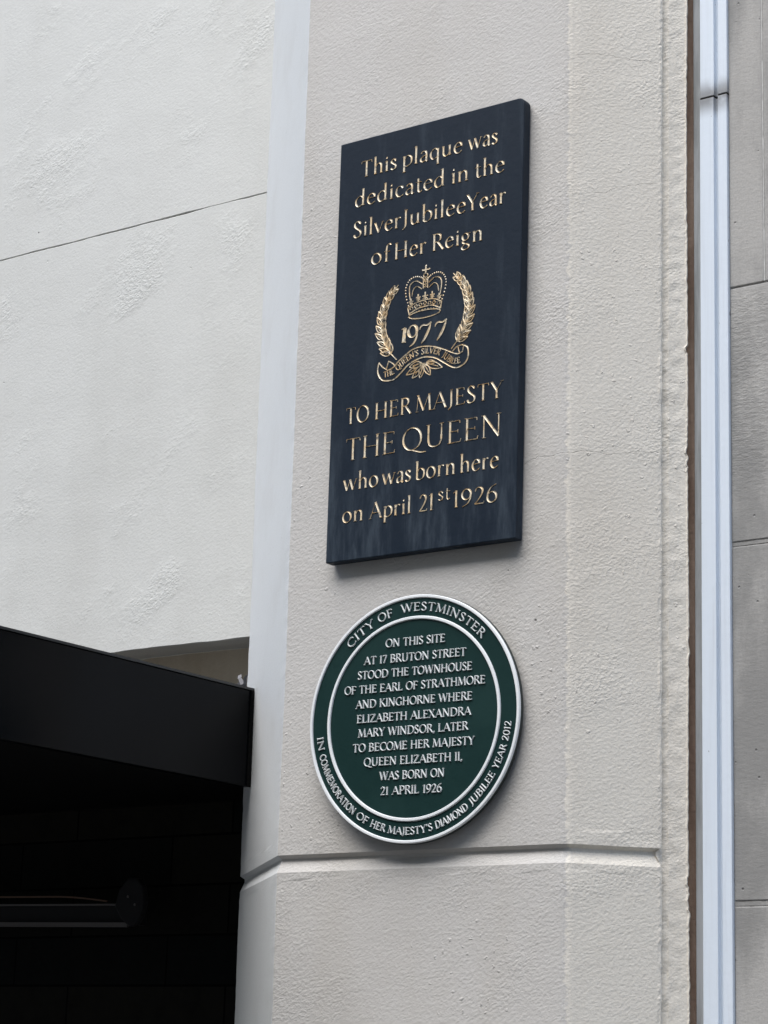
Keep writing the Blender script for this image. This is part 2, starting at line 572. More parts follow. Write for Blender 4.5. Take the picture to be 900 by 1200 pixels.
nf = (len(rows) - 1) * (nc - 1)
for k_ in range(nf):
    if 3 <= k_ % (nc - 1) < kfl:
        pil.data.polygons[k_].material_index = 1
tag(pil, 'pale rendered pilaster with canted sides and a grooved joint carrying both plaques', 'pilaster')

# ------------------------------------------------------------------ white rendered wall to the left, hung over the entrance
YW = 0.369
wall_e = empty('rendered_wall', (-1.8, YW, 2.626))
tag(wall_e, 'smooth white rendered wall with one thin horizontal crack joint above the black canopy', 'wall')

def wall_panel(z0, z1, rough_low, rough_top, name):
    xs = [-4.5 + 0.03 * i for i in range(int((4.5 - 0.70) / 0.03) + 1)]
    zr = [z0, z0 + 0.0014, z0 + 0.010, z0 + 0.03]
    k = z0 + 0.2
    while k < z1 - 0.05:
        zr.append(k)
        k += 0.2
    zr += [z1 - 0.03, z1 - 0.008, z1 - 0.0014, z1]
    vs, fs = [], []
    for j, zz in enumerate(zr):
        for i, x in enumerate(xs):
            y = YW + 0.002 * nz(x, 0, zz, 2.0, 3)
            dz = 0.0
            if j <= 1:
                dz = rough_low * (nz(x, 0, zz, 14, 5) + .6 * nz(x, 0, zz, 45, 6))
            if j >= len(zr) - 2:
                dz = rough_top * (nz(x, 0, zz, 14, 7) + .6 * nz(x, 0, zz, 45, 8))
            if j == 0 or j == len(zr) - 1:
                y += 0.0014
            vs.append((x + 1.8, y - YW, zz + dz - 2.626))
    n = len(xs)
    for j in range(len(zr) - 1):
        for i in range(n - 1):
            fs.append((j * n + i, j * n + i + 1, (j + 1) * n + i + 1, (j + 1) * n + i))
    b = len(vs)
    # thickness: back edge
    for j in (0, len(zr) - 1):
        for i, x in enumerate(xs):
            vs.append((x + 1.8, 0.10, vs[j * n + i][2]))
    for i in range(n - 1):
        fs.append((i, b + i, b + i + 1, i + 1))
        t0 = (len(zr) - 1) * n
        fs.append((t0 + i, t0 + i + 1, b + n + i + 1, b + n + i))
    return obj(name, vs, fs, M['left_wall'], wall_e)

wall_panel(2.626, 3.7520, 0.0022, 0.0021, 'wall_panel')
wall_panel(3.7539, 7.0, 0.0016, 0.0, 'wall_panel')
jb = MB()
jb.box(-4.5 + 1.8, -0.70 + 1.8, 0.0026, 0.03, 3.745 - 2.626, 3.760 - 2.626)
jb.build('joint_filler', M['joint_soft'], wall_e)

# recessed strip below the white wall
rb = MB()
rb.box(-4.5, -0.745, 0.470, 0.60, 2.30, 2.66)
rc = rb.build('recessed_panel', M['recess'])
tag(rc, 'narrow beige stained wall strip recessed in shade between white wall and canopy', 'wall')

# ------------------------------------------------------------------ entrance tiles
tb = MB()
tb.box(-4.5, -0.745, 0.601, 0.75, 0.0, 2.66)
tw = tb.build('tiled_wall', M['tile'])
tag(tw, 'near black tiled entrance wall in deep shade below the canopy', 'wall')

# ------------------------------------------------------------------ canopy
ce = empty('entrance_canopy', (-0.677, 0.28, 2.255))
tag(ce, 'black metal entrance canopy with a glossy flat fascia butting into the pilaster', 'canopy')
XC, ZT, ZB = -0.677, 2.4745, 2.2545
def rel(b):
    b.v = [(x + 0.677, y - 0.28, z - 2.255) for x, y, z in b.v]
    return b
fb = MB()
fb.prism([(XC - 0.022, ZB), (XC, ZB), (XC, ZT), (XC - 0.022, ZT)], 'y', -2.0, 0.281)
o = rel(fb).build('side_fascia', M['canopy'], ce)
bevel(o, 0.002)
fb = MB()
fb.box(-4.0, XC - 0.023, -2.0, -1.978, ZB, ZT)
o = rel(fb).build('front_fascia', M['canopy'], ce)
bevel(o, 0.002)
fb = MB()
fb.box(-4.0, XC - 0.023, -1.977, 0.468, ZT - 0.028, ZT - 0.008)
rel(fb).build('roof_sheet', M['canopy_edge'], ce)
fb = MB()
fb.box(-4.0, XC - 0.023, -1.977, 0.598, ZB + 0.02, ZB + 0.035)
rel(fb).build('soffit_panel', M['soffit'], ce)
fb = MB()
fb.box(XC - 0.024, XC + 0.0025, -2.0, 0.281, ZT + 0.0005, ZT + 0.006)
rel(fb).build('top_flashing', M['canopy_edge'], ce)
fb = MB()                                   # sealant bead where the fascia meets the cant
for i in range(36):
    z0 = ZB + (ZT - ZB) * i / 36
    w = 0.004 + 0.003 * abs(noise.noise(Vector((0, 0, z0 * 60))))
    fb.box(XC - 0.004, XC + w, 0.268 - 0.001 * (i % 2), 0.290, z0, z0 + (ZT - ZB) / 36)
rel(fb).build('edge_seal', M['soffit'], ce)
# torn strip of sealant curling up at the corner
sb = MB()
for (pts, w) in (([(-.690, .262, 2.474), (-.688, .250, 2.487), (-.700, .252, 2.503), (-.708, .262, 2.512)], .0042),
                 ([(-.684, .252, 2.474), (-.676, .244, 2.486), (-.672, .238, 2.497), (-.662, .232, 2.503)], .0032),
                 ([(-.692, .264, 2.472), (-.702, .260, 2.483), (-.706, .258, 2.494)], .0055)):
    for a, b in zip(pts[:-1], pts[1:]):
        a, b = Vector(a), Vector(b)
        n_ = Vector((w, 0.002, w * .4))
        d_ = Vector((0, .0012, 0.0004))
        vs = [a - n_, a + n_, b + n_ * .7, b - n_ * .7]
        vs += [p + d_ for p in vs]
        sb.add(vs, [(0, 1, 2, 3), (7, 6, 5, 4), (0, 4, 5, 1), (1, 5, 6, 2), (2, 6, 7, 3), (3, 7, 4, 0)])
rel(sb).build('torn_sealant', M['sealant'], ce)

# ------------------------------------------------------------------ heater bar under the canopy
YH = 0.45
he = empty('canopy_heater', (-1.16, YH, 2.02))
tag(he, 'long dark heater bar with pale metal rails and shield shaped end cap under the canopy', 'heater')
cap = [(-.050, -.010), (-.038, .030), (-.010, .058), (.018, .056), (.038, .036), (.044, .000), (.036, -.034), (.020, -.056), (.000, -.060), (-.026, -.042)]
hb = MB()
hb.prism([(x, z) for x, z in cap], 'y', -0.020, 0.0)
o = hb.build('end_cap', M['heater'], he)
bevel(o, 0.004)
for (x, z) in ((-.006, .012), (.018, -.008)):
    hb = MB()
    hb.prism([(x + .003 * math.cos(a * .785), z + .003 * math.sin(a * .785)) for a in range(8)], 'y', -0.0225, -0.0195)
    hb.build('cap_screw', M['steel'], he)
SL = -0.0185
def bar(name, mat, z0, z1, y0, y1, x1):
    b = MB()
    vs = []
    for x in (-2.6, x1):
        s = -SL * (x1 - x) * -1
        for (y, z) in ((y0, z0), (y1, z0), (y1, z1), (y0, z1)):
            vs.append((x, y, z + (x1 - x) * 0.0175))
    b.add(vs, [(0, 1, 2, 3), (7, 6, 5, 4), (0, 4, 5, 1), (1, 5, 6, 2), (2, 6, 7, 3), (3, 7, 4, 0)])
    return b.build(name, mat, he)
bar('top_rail', M['steel'], -.0075, -.0035, -.012, -.004, -.046)
bar('bottom_rail', M['steel'], -.0600, -.0490, -.012, -.004, -.012)
bar('housing', M['heater'], -.050, -.008, -.002, .08, -.030)
rb = MB()
n = 26
for i in range(n):
    x0, x1 = -.09 - i * .02, -.09 - (i + 1) * .02
    a0, a1 = math.sin(min(1, i / 9) * 1.57), math.sin(min(1, (i + 1) / 9) * 1.57)
    vs = [(x0, -.004, .002 + .012 * a0 + i * .00035), (x1, -.004, .002 + .012 * a1 + (i + 1) * .00035)]
    vs = [vs[0], vs[1], (x1, -.004, vs[1][2] + .004), (x0, -.004, vs[0][2] + .004)]
    vs += [(x, y + .004, z) for x, y, z in vs]
    rb.add(vs, [(0, 1, 2, 3), (7, 6, 5, 4), (0, 4, 5, 1), (1, 5, 6, 2), (2, 6, 7, 3), (3, 7, 4, 0)])
rb.build('glint_strip', M['copper_glint'], he)  # curved coppery reflection above the heater, modelled as a thin strip

# ------------------------------------------------------------------ right hand side: filler, cover strip and grey stone wall
fb = MB()
vs, fs = [], []
zz = [1.4 + .02 * i for i in range(160)]
for z in zz:
    for x in (.470, .49, .535):
        vs.append((x, .214 + .002 * nz(x, 0, z, 20, 2), z))
for j in range(len(zz) - 1):
    for i in range(2):
        fs.append((j * 3 + i, j * 3 + i + 1, (j + 1) * 3 + i + 1, (j + 1) * 3 + i))
b0 = len(vs)
vs += [(.470, .30, 1.4), (.535, .30, 1.4), (.470, .30, zz[-1]), (.535, .30, zz[-1])]
t0 = (len(zz) - 1) * 3
fs += [(0, b0, b0 + 1, 2, 1), (t0, t0 + 1, t0 + 2, b0 + 3, b0 + 2), (b0, b0 + 2, b0 + 3, b0 + 1)]
fl_ = obj('joint_filler_strip', vs, fs, M['brown'])
tag(fl_, 'narrow brown filler strip in the gap between pilaster and white cover strip', 'filler strip')

st_e = empty('cover_strip', (0.55, 0.18, 0.0))
tag(st_e, 'tall white ribbed metal cover strip with a dirty joint near the top', 'cover strip')
prof = [(-.0215, .036), (-.0210, .001), (-.0195, 0.0), (.0112, 0.0), (.0118, .012), (.0208, .012), (.0213, .0004), (.0405, .0004), (.0413, .0012), (.0413, .036)]
def section(z0, z1, dx):
    b = MB()
    b.prism([(x + dx, y) for x, y in prof], 'z', z0, z1)
    o = b.build('strip_section', M['strip'], st_e)
    bevel(o, 0.0012, 2)
b = MB()
b.box(-.0495, -.0220, .0255, .036, 0.0, 7.0)
o = b.build('side_flange', M['flange'], st_e)
bevel(o, .002, 2)
section(0.0, 3.6105, 0.0)
section(3.6145, 7.0, 0.0012)
b = MB()
b.prism([(x * 0.985, y + .0015) for x, y in prof], 'z', 3.6100, 3.6150)
b.build('joint_gap', M['grime'], st_e)

sw = empty('stone_wall', (1.5, 0.188, 0.0))
tag(sw, 'grey limestone block wall with fine joints to the right of the white cover strip', 'wall')
YG = 0.20
def block(x0, x1, z0, z1, name='stone_block'):
    b = MB()
    b.box(x0 - 1.5, x1 - 1.5, 0.0, 0.25, z0, z1)
    o = b.build(name, M['stone'], sw)
    bevel(o, 0.0018, 2)
X0 = 0.5925
block(X0, 0.6675, 3.1890, 4.75)
block(0.6705, 1.9, 3.1890, 4.75)
block(X0, 1.9, 2.6600, 3.1850)
block(X0, 1.9, 1.9640, 2.6490)
block(X0, 1.9, 0.9, 1.9520)
block(X0, 1.9, 0.0, 0.897)
block(X0, 1.9, 4.753, 7.0)
b = MB()
b.box(X0 - 1.5, 1.9 - 1.5, 0.0012, 0.05, 2.6515, 2.6575)
b.box(X0 - 1.5, 1.9 - 1.5, 0.0012, 0.05, 1.9545, 1.9615)
b.build('joint_mortar', M['stone'], sw)
b = MB()
b.box(0.6677 - 1.5, 0.6703 - 1.5, 0.0004, 0.05, 3.19, 4.74)
b.build('joint_pointing', M['joint_light'], sw)
b = MB()
b.box(X0 - 1.5, 1.9 - 1.5, 0.002, 0.06, 1.9515, 1.9645)
b.box(X0 - 1.5, 1.9 - 1.5, 0.002, 0.06, 2.6485, 2.6605)
b.box(X0 - 1.5, 1.9 - 1.5, 0.003, 0.06, 3.1845, 3.1895)
b.build('joint_backing', M['joint_soft'], sw)  # recessed fill behind the horizontal stone joints

# ------------------------------------------------------------------ lettering: a nib-drawn roman alphabet
def L(*p): return ('l', p, 1.0)
def T(*p): return ('l', p, 0.0)       # thin line
def Hv(*p): return ('l', p, 2.0)      # heavy line
def Cc(*p): return ('c', p, 1.0)
def E(cx, cy, rx, ry, a0=0, a1=360): return ('e', (cx, cy, rx, ry, a0, a1), 1.0)
def S(x, y, h=.085): return ('l', (x - h, y, x + h, y), 0.0)
def SL_(x, y, h=.10): return ('l', (x - h, y, x, y), 0.0)

G = {
 'A': (.80, [T(.06, 0, .40, 1), Hv(.38, 1, .74, 0), T(.17, .34, .62, .34), S(.06, 0), S(.74, 0)]),
 'B': (.66, [L(.14, 0, .14, 1), SL_(.14, 1), SL_(.14, 0), Cc(.14, 1, .36, .99, .50, .88, .49, .66, .34, .54, .14, .53), Cc(.14, .53, .40, .51, .58, .38, .57, .14, .40, .01, .14, 0)]),
 'C': (.76, [E(.46, .5, .39, .51, 52, 308), T(.70, .93, .715, .74), T(.70, .07, .715, .2)]),
 'D': (.84, [L(.14, 0, .14, 1), SL_(.14, 1), SL_(.14, 0), Cc(.14, 1, .40, .99, .66, .84, .76, .5, .66, .16, .40, .01, .14, 0)]),
 'E': (.62, [L(.14, 0, .14, 1), SL_(.14, 1), SL_(.14, 0), T(.14, .985, .52, .985), T(.14, .52, .45, .52), T(.14, .015, .55, .015), T(.52, .99, .53, .86), T(.45, .59, .45, .45), T(.55, .01, .58, .16)]),
 'F': (.58, [L(.14, 0, .14, 1), SL_(.14, 1), S(.14, 0), T(.14, .985, .52, .985), T(.14, .50, .45, .50), T(.52, .99, .53, .86), T(.45, .57, .45, .43)]),
 'G': (.82, [E(.46, .5, .39, .51, 52, 305), T(.70, .93, .715, .74), L(.70, .42, .70, .06), S(.70, .42)]),
 'H': (.84, [L(.14, 0, .14, 1), L(.69, 0, .69, 1), T(.14, .5, .69, .5), S(.14, 0), S(.14, 1), S(.69, 0), S(.69, 1)]),
 'I': (.28, [L(.14, 0, .14, 1), S(.14, 0), S(.14, 1)]),
 'J': (.34, [Cc(.20, 1, .20, .5, .20, .1, .15, -.08, .02, -.2), S(.20, 1)]),
 'K': (.76, [L(.14, 0, .14, 1), S(.14, 0), S(.14, 1), T(.60, 1, .15, .46), Hv(.28, .58, .70, 0), S(.60, 1), S(.70, 0)]),
 'L': (.60, [L(.14, 0, .14, 1), S(.14, 1), SL_(.14, 0), T(.14, .015, .53, .015), T(.53, .01, .56, .18)]),
 'M': (.98, [T(.10, 0, .17, 1), Hv(.16, 1, .48, .04), T(.48, .04, .79, 1), L(.80, 1, .87, 0), S(.10, 0), S(.87, 0), SL_(.17, 1), ('l', (.79, 1, .89, 1), 0.0)]),
 'N': (.86, [('l', (.13, 0, .13, 1), .35), Hv(.12, 1, .71, 0), ('l', (.71, 0, .71, 1), .35), S(.13, 0), SL_(.13, 1), S(.71, 1)]),
 'O': (.86, [E(.43, .5, .37, .51)]),
 'P': (.60, [L(.14, 0, .14, 1), S(.14, 0), SL_(.14, 1), Cc(.14, 1, .38, .99, .54, .87, .53, .60, .38, .47, .14, .46)]),
 'Q': (.90, [E(.43, .5, .37, .51), Cc(.44, -.01, .60, -.08, .80, -.16, 1.0, -.17)]),
 'R': (.70, [L(.14, 0, .14, 1), S(.14, 0), SL_(.14, 1), Cc(.14, 1, .36, .99, .50, .88, .49, .64, .36, .52, .14, .51), Hv(.34, .51, .66, 0), S(.67, 0, .05)]),
 'S': (.54, [Cc(.43, .84, .34, .97, .22, 1.0, .10, .90, .10, .72, .24, .54, .40, .40, .46, .24, .40, .06, .24, -.005, .10, .06, .07, .17), T(.43, .96, .44, .80), T(.075, .04, .06, .2)]),
 'T': (.68, [L(.34, 0, .34, 1), T(.05, .985, .63, .985), T(.05, .99, .03, .85), T(.63, .99, .65, .85), S(.34, 0)]),
 'U': (.82, [Cc(.14, 1, .14, .55, .15, .25, .22, .06, .40, -.01, .58, .06, .66, .26, .67, .5), ('l', (.67, .35, .67, 1), .4), S(.14, 1), S(.67, 1)]),
 'V': (.76, [Hv(.07, 1, .39, 0), T(.39, 0, .69, 1), S(.07, 1), S(.69, 1)]),
 'W': (1.10, [Hv(.07, 1, .32, 0), T(.32, 0, .55, 1), Hv(.54, 1, .79, 0), T(.79, 0, 1.03, 1), S(.07, 1), S(.54, 1, .06), S(1.03, 1)]),
 'X': (.74, [Hv(.09, 1, .65, 0), T(.62, 1, .10, 0), S(.09, 1), S(.65, 0), S(.62, 1), S(.10, 0)]),
 'Y': (.72, [Hv(.07, 1, .36, .47), T(.65, 1, .36, .47), L(.36, .48, .36, 0), S(.07, 1), S(.65, 1), S(.36, 0)]),
 'Z': (.68, [T(.09, .985, .60, .985), Hv(.60, .985, .08, .015), T(.08, .015, .62, .015), T(.09, .99, .07, .84), T(.62, .01, .64, .17)]),
 '0': (.60, [E(.30, .5, .23, .51)]),
 '1': (.36, [L(.19, 0, .19, 1), T(.05, .86, .19, 1), S(.19, 0)]),
 '2': (.54, [Cc(.06, .78, .13, .94, .26, 1.0, .40, .92, .43, .72, .34, .46, .18, .18, .05, .02), ('l', (.05, .02, .49, .02), .25), T(.49, .01, .51, .13)]),
 '6': (.58, [Cc(.49, 1.05, .27, .92, .12, .66, .075, .34), E(.29, .31, .22, .315)]),
 '7': (.54, [('l', (.06, .97, .49, .97), .2), ('l', (.49, .98, .18, 0), .85), T(.06, .97, .05, .84)]),
 '9': (.58, [E(.28, .69, .22, .315), Cc(.49, .68, .46, .38, .32, .10, .08, -.05)]),
 ',': (.22, [Cc(.10, .09, .13, .05, .12, -.04, .05, -.16)]),
 '.': (.22, [Hv(.07, .05, .14, .05)]),
 "'": (.20, [Cc(.10, 1.02, .12, .96, .11, .88, .07, .78)]),
 'a': (.50, [Cc(.08, .52, .18, .645, .32, .64, .385, .52, .39, .3), L(.39, .40, .39, .06), Cc(.39, .08, .42, .0, .49, .03), Cc(.38, .38, .22, .34, .09, .24, .08, .09, .18, .0, .30, .05, .38, .16)]),
 'b': (.60, [L(.13, 1.1, .13, .02), T(.04, 1.05, .13, 1.1), Cc(.13, .44, .24, .60, .38, .64, .52, .52, .55, .32, .50, .12, .37, .0, .23, .0, .13, .07)]),
 'c': (.50, [Cc(.44, .52, .36, .635, .26, .645, .12, .54, .07, .32, .13, .10, .26, .0, .37, .02, .46, .11)]),
 'd': (.62, [L(.48, 1.1, .48, .04), T(.39, 1.05, .48, 1.1), T(.48, .03, .57, .05), Cc(.48, .54, .36, .64, .22, .61, .09, .44, .08, .20, .18, .02, .32, .01, .48, .15)]),
 'e': (.52, [T(.08, .37, .46, .40), Cc(.46, .40, .43, .56, .32, .645, .18, .59, .08, .42, .08, .20, .18, .03, .32, .0, .47, .11)]),
 'f': (.36, [Cc(.42, 1.02, .33, 1.10, .23, 1.02, .19, .85, .18, .5, .18, 0), T(.05, .62, .36, .62), S(.18, 0)]),
 'g': (.56, [E(.25, .43, .17, .215), Cc(.17, .25, .10, .14, .17, .04, .36, -.03, .46, -.14, .40, -.29, .24, -.35, .09, -.29, .07, -.17, .18, -.06), T(.38, .58, .53, .63)]),
 'h': (.62, [L(.13, 1.1, .13, 0), T(.04, 1.05, .13, 1.1), S(.13, 0), Cc(.13, .42, .22, .56, .35, .645, .46, .57, .49, .42, .49, .2, .49, 0), S(.49, 0)]),
 'i': (.28, [L(.14, .64, .14, 0), T(.05, .59, .14, .64), S(.14, 0), Hv(.11, .86, .17, .84)]),
 'l': (.28, [L(.14, 1.1, .14, 0), T(.05, 1.05, .14, 1.1), S(.14, 0)]),
 'n': (.62, [L(.13, .64, .13, 0), T(.04, .59, .13, .64), S(.13, 0), Cc(.13, .42, .22, .56, .35, .645, .46, .57, .49, .42, .49, .2, .49, 0), S(.49, 0)]),
 'o': (.60, [E(.30, .32, .235, .33)]),
 'p': (.60, [L(.13, .64, .13, -.36), T(.04, .59, .13, .64), S(.13, -.36), Cc(.13, .44, .24, .60, .38, .64, .52, .52, .55, .32, .50, .12, .37, .0, .23, .0, .13, .07)]),
 'q': (.60, [L(.48, .62, .48, -.36), S(.48, -.36), Cc(.48, .54, .36, .64, .22, .61, .09, .44, .08, .20, .18, .02, .32, .01, .48, .15)]),
 'r': (.42, [L(.13, .64, .13, 0), T(.04, .59, .13, .64), S(.13, 0), Cc(.13, .42, .20, .56, .30, .64, .40, .61)]),
 's': (.42, [Cc(.34, .53, .28, .625, .18, .645, .09, .57, .10, .46, .20, .36, .31, .27, .34, .15, .27, .02, .16, .0, .06, .08)]),
 't': (.38, [Cc(.17, .84, .17, .5, .17, .18, .21, .03, .30, .0, .38, .06), T(.04, .62, .36, .62)]),
 'u': (.62, [Cc(.13, .64, .13, .4, .14, .15, .22, .02, .34, .02, .48, .16), L(.48, .64, .48, .03), T(.04, .60, .13, .64), T(.39, .60, .48, .64), T(.48, .02, .57, .04)]),
 'v': (.56, [Hv(.06, .64, .28, 0), T(.28, 0, .51, .64), S(.06, .64, .06), S(.51, .64, .06)]),
 'w': (.86, [Hv(.06, .64, .25, 0), T(.25, 0, .44, .64), Hv(.43, .64, .62, 0), T(.62, 0, .81, .64), S(.06, .64, .06), S(.81, .64, .06)]),
}


def catmull(p, n=5):
    pts = [Vector((p[i], p[i + 1])) for i in range(0, len(p), 2)]
    out = []
    q = [pts[0] * 2 - pts[1]] + pts + [pts[-1] * 2 - pts[-2]]
    for i in range(1, len(q) - 2):
        a, b, c_, d = q[i - 1], q[i], q[i + 1], q[i + 2]
        for k in range(n):
            t_ = k / n
            out.append(0.5 * ((2 * b) + (c_ - a) * t_ + (2 * a - 5 * b + 4 * c_ - d) * t_ ** 2 + (3 * b - a - 3 * c_ + d) * t_ ** 3))
    out.append(pts[-1])
    return out


def stroke_pts(st):
    kind, p, w = st
    if kind == 'l':
        return [Vector((p[0], p[1])), Vector((p[2], p[3]))]
    if kind == 'c':
        return catmull(p)
    cx, cy, rx, ry, a0, a1 = p
    n = max(6, int(abs(a1 - a0) / 15))
    return [Vector((cx + rx * math.cos(R(a0 + (a1 - a0) * i / n)), cy + ry * math.sin(R(a0 + (a1 - a0) * i / n)))) for i in range(n + 1)]


NIB = R(22)

def ribbon(mb, pts, hw, edge, mid, base=-0.0004):
    """V- or ridge-section strip along pts (2D, metres, in the plaque plane x,z); y toward the viewer is negative"""
    n = len(pts)
    closed = n > 3 and (pts[0] - pts[-1]).length < 1e-6
    vs = []
    for i in range(n):
        if closed and i in (0, n - 1):
            tdir = pts[1] - pts[-2]
        else:
            tdir = pts[min(n - 1, i + 1)] - pts[max(0, i - 1)]
        if tdir.length < 1e-9:
            tdir = Vector((1, 0))
        tdir.normalize()
        nn = Vector((-tdir.y, tdir.x)) * hw[i]
        a, b = pts[i] + nn, pts[i] - nn
        c_ = pts[i]
        vs += [(a.x, -base, a.y), (a.x, -edge, a.y), (c_.x, -mid, c_.y), (b.x, -edge, b.y), (b.x, -base, b.y)]
    fs = []
    for i in range(n - 1):
        for k in range(4):
            fs.append((i * 5 + k, i * 5 + k + 1, (i + 1) * 5 + k + 1, (i + 1) * 5 + k))
    if not closed:
        fs.append((0, 1, 2, 3, 4))
        e = (n - 1) * 5
        fs.append((e + 4, e + 3, e + 2, e + 1, e))
    mb.add(vs, fs)


def word_width(w, track):
    return sum(G[c_][0] for c_ in w) + track * (len(w) - 1)


def put_word(mb, w, x0, x1, zb, size, stem, hair, edge, mid, warp=None, track=0.06):
    nat = word_width(w, track)
    sx = (x1 - x0) / nat if x1 is not None else size
    x = 0.0
    for ch in w:
        adv, strokes = G[ch]
        for st in strokes:
            P = [Vector(((q.x + x) * sx, q.y * size)) for q in stroke_pts(st)]
            n = len(P)
            hw = []
            for i in range(n):
                td = P[min(n - 1, i + 1)] - P[max(0, i - 1)]
                if n > 3 and (P[0] - P[-1]).length < 1e-6 and i in (0, n - 1):
                    td = P[1] - P[-2]
                phi = math.atan2(td.y, td.x)
                k = abs(math.sin(phi - (R(180) - NIB) if False else phi - NIB)) ** 1.3
                if st[2] == 0.0:
                    k = 0.0
                elif st[2] == 2.0:
                    k = 1.0
                elif st[0] == 'l' and st[2] == 1.0:
                    k = 1.0
                elif st[2] != 1.0:
                    k = st[2]
                hw.append(0.5 * (hair + (stem - hair) * k))
            if warp is None:
                P = [Vector((q.x + x0, q.y + zb)) for q in P]
            else:
                P = [warp(q.x, q.y) for q in P]
            ribbon(mb, P, hw, edge, mid)
        x += adv + track

# ------------------------------------------------------------------ slate plaque (top)
ZS = 3.138
sp = empty('slate_plaque', (0, 0, ZS))
tag(sp, 'dark slate rectangular plaque with gilded lettering, crown and laurel emblem above the round plaque', 'plaque')
yf = -0.030
front = [(-.2447, 2.6645 - ZS), (.2280, 2.6645 - ZS)]
cx, cz, rr = .232 - .014, 3.6095 - .014 - ZS, .014
for i in range(6):
    a = R(90 * i / 5)
    front.append((cx + rr * math.cos(a), cz + rr * math.sin(a)))
front.append((-.2455, 3.6105 - ZS))
b = MB()
b.prism(front, 'y', yf, -0.004)
slab = b.build('slab', M['slate'], sp)
bevel(slab, 0.0022, 2)
for (x, z) in ((-.17, -.38), (.17, -.38), (-.17, .38), (.17, .38)):
    b = MB()
    b.box(x - .02, x + .02, -.0045, .001, z - .02, z + .02)
    b.build('fixing_pad', M['soffit'], sp)
CARVE = dict(edge=0.0011, mid=0.0001)

def frame_y(o):
    o.location = (0, yf, 0)
    return o

def slate_line(words, z, size, stem, hair):
    b = MB()
    for (w, x0, x1) in words:
        if w == 'st':      # raised ordinal, a piece of its own
            su = MB()
            put_word(su, w, x0 / 1e3, x1 / 1e3, z - ZS + .0185, size * .80, stem * .6, hair, CARVE['edge'], CARVE['mid'])
            frame_y(su.build('superscript', M['gilt'], sp))
        else:
            put_word(b, w, x0 / 1e3, x1 / 1e3, z - ZS, size, stem, hair, CARVE['edge'], CARVE['mid'])
    if b.v:
        frame_y(b.build('inscription_line', M['gilt'], sp))

ST, HA = 0.0042, 0.0009
slate_line([('This', -187, -90), ('plaque', -77, 80), ('was', 94, 169)], 3.5205, .0362, ST, HA)
slate_line([('dedicated', -201, 37), ('in', 52, 97), ('the', 111, 187)], 3.4535, .0362, ST, HA)
slate_line([('Silver', -202, -75), ('Jubilee', -72, 92), ('Year', 93, 191)], 3.3825, .0362, ST, HA)
slate_line([('of', -152, -102), ('Her', -91, -7), ('Reign', 7, 136)], 3.3115, .0362, ST, HA)
slate_line([('TO', -204, -143), ('HER', -129, -34), ('MAJESTY', -24, 193)], 2.9622, .0352, ST * .95, HA)
slate_line([('THE', -202, -71), ('QUEEN', -56, 193)], 2.8822, .0470, ST * 1.05, HA * 1.1)
slate_line([('who', -205, -113), ('was', -104, -29), ('born', -20, 81), ('here', 91, 186)], 2.8165, .0355, ST, HA)
slate_line([('on', -205, -149), ('April', -134, -27), ('21', -8, 30)], 2.7474, .0345, ST * .95, HA)
slate_line([('st', 39, 69)], 2.7465, .0345, ST * .95, HA)
slate_line([('1926', 75, 185)], 2.7456, .0345, ST * .95, HA)

# emblem, drawn in millimetres about (0, 3.100)
em = empty('emblem', (0, yf, 3.100 - ZS))
em.parent = sp
def mm(*p):
    return [p[i] / 1e3 for i in range(len(p))]
def em_line(b, p, w, smooth=True, taper=False):
    q = catmull(mm(*p), 5) if smooth and len(p) > 4 else [Vector((p[i] / 1e3, p[i + 1] / 1e3)) for i in range(0, len(p), 2)]
    n = len(q)
    hw = []
    for i in range(n):
        k = 1.0
        if taper:
            u = i / (n - 1)
            k = max(0.25, math.sin(math.pi * min(1, max(0, u))) ** .6)
        hw.append(w / 2e3 * k * 1.25)
    ribbon(b, q, hw, CARVE['edge'], CARVE['mid'])
def em_ell(b, x, z, rx, rz, w, rot=0.0):
    q = [Vector((x + rx * math.cos(a) * math.cos(rot) - rz * math.sin(a) * math.sin(rot), z + rx * math.cos(a) * math.sin(rot) + rz * math.sin(a) * math.cos(rot))) / 1e3 for a in [2 * math.pi * i / 16 for i in range(16)]]
    q.append(q[0].copy())
    ribbon(b, q, [w / 2e3] * len(q), CARVE['edge'], CARVE['mid'])
def dot(b, x, z, r):
    vs = [(x / 1e3, -.0013, z / 1e3)] + [((x + r * math.cos(i * .785)) / 1e3, .0004, (z + r * math.sin(i * .785)) / 1e3) for i in range(8)]
    b.add(vs, [(0, 1 + i, 1 + (i + 1) % 8) for i in range(8)])

# crown
b = MB()
X = -6.5
em_ell(b, X - .5, 75.5, 40.5, 8.5, 2.2)
em_line(b, (X - 40, 82, X - 20, 90, X, 92, X + 20, 91, X + 40, 82), 2.0)
em_line(b, (X - 44, 96, X - 22, 104, X, 106, X + 22, 105, X + 42, 96), 1.8)
em_line(b, (X - 40, 80, X - 44, 96), 1.8)
em_line(b, (X + 40, 80, X + 42.5, 96), 1.8)
for i in range(-3, 4):
    zc = 99 - abs(i) ** 1.6 * .9
    if i % 2:
        em_ell(b, X + i * 11.6, zc - .5, 3.6, 3.2, 1.5)
    else:
        em_line(b, (X + i * 11.6, zc - 5, X + i * 11.6 + 4, zc, X + i * 11.6, zc + 5, X + i * 11.6 - 4, zc, X + i * 11.6, zc - 5), 1.5, False)
for i in range(-5, 6):
    dot(b, X + i * 7.4, 86.2 - abs(i) ** 1.7 * .42, 1.7)
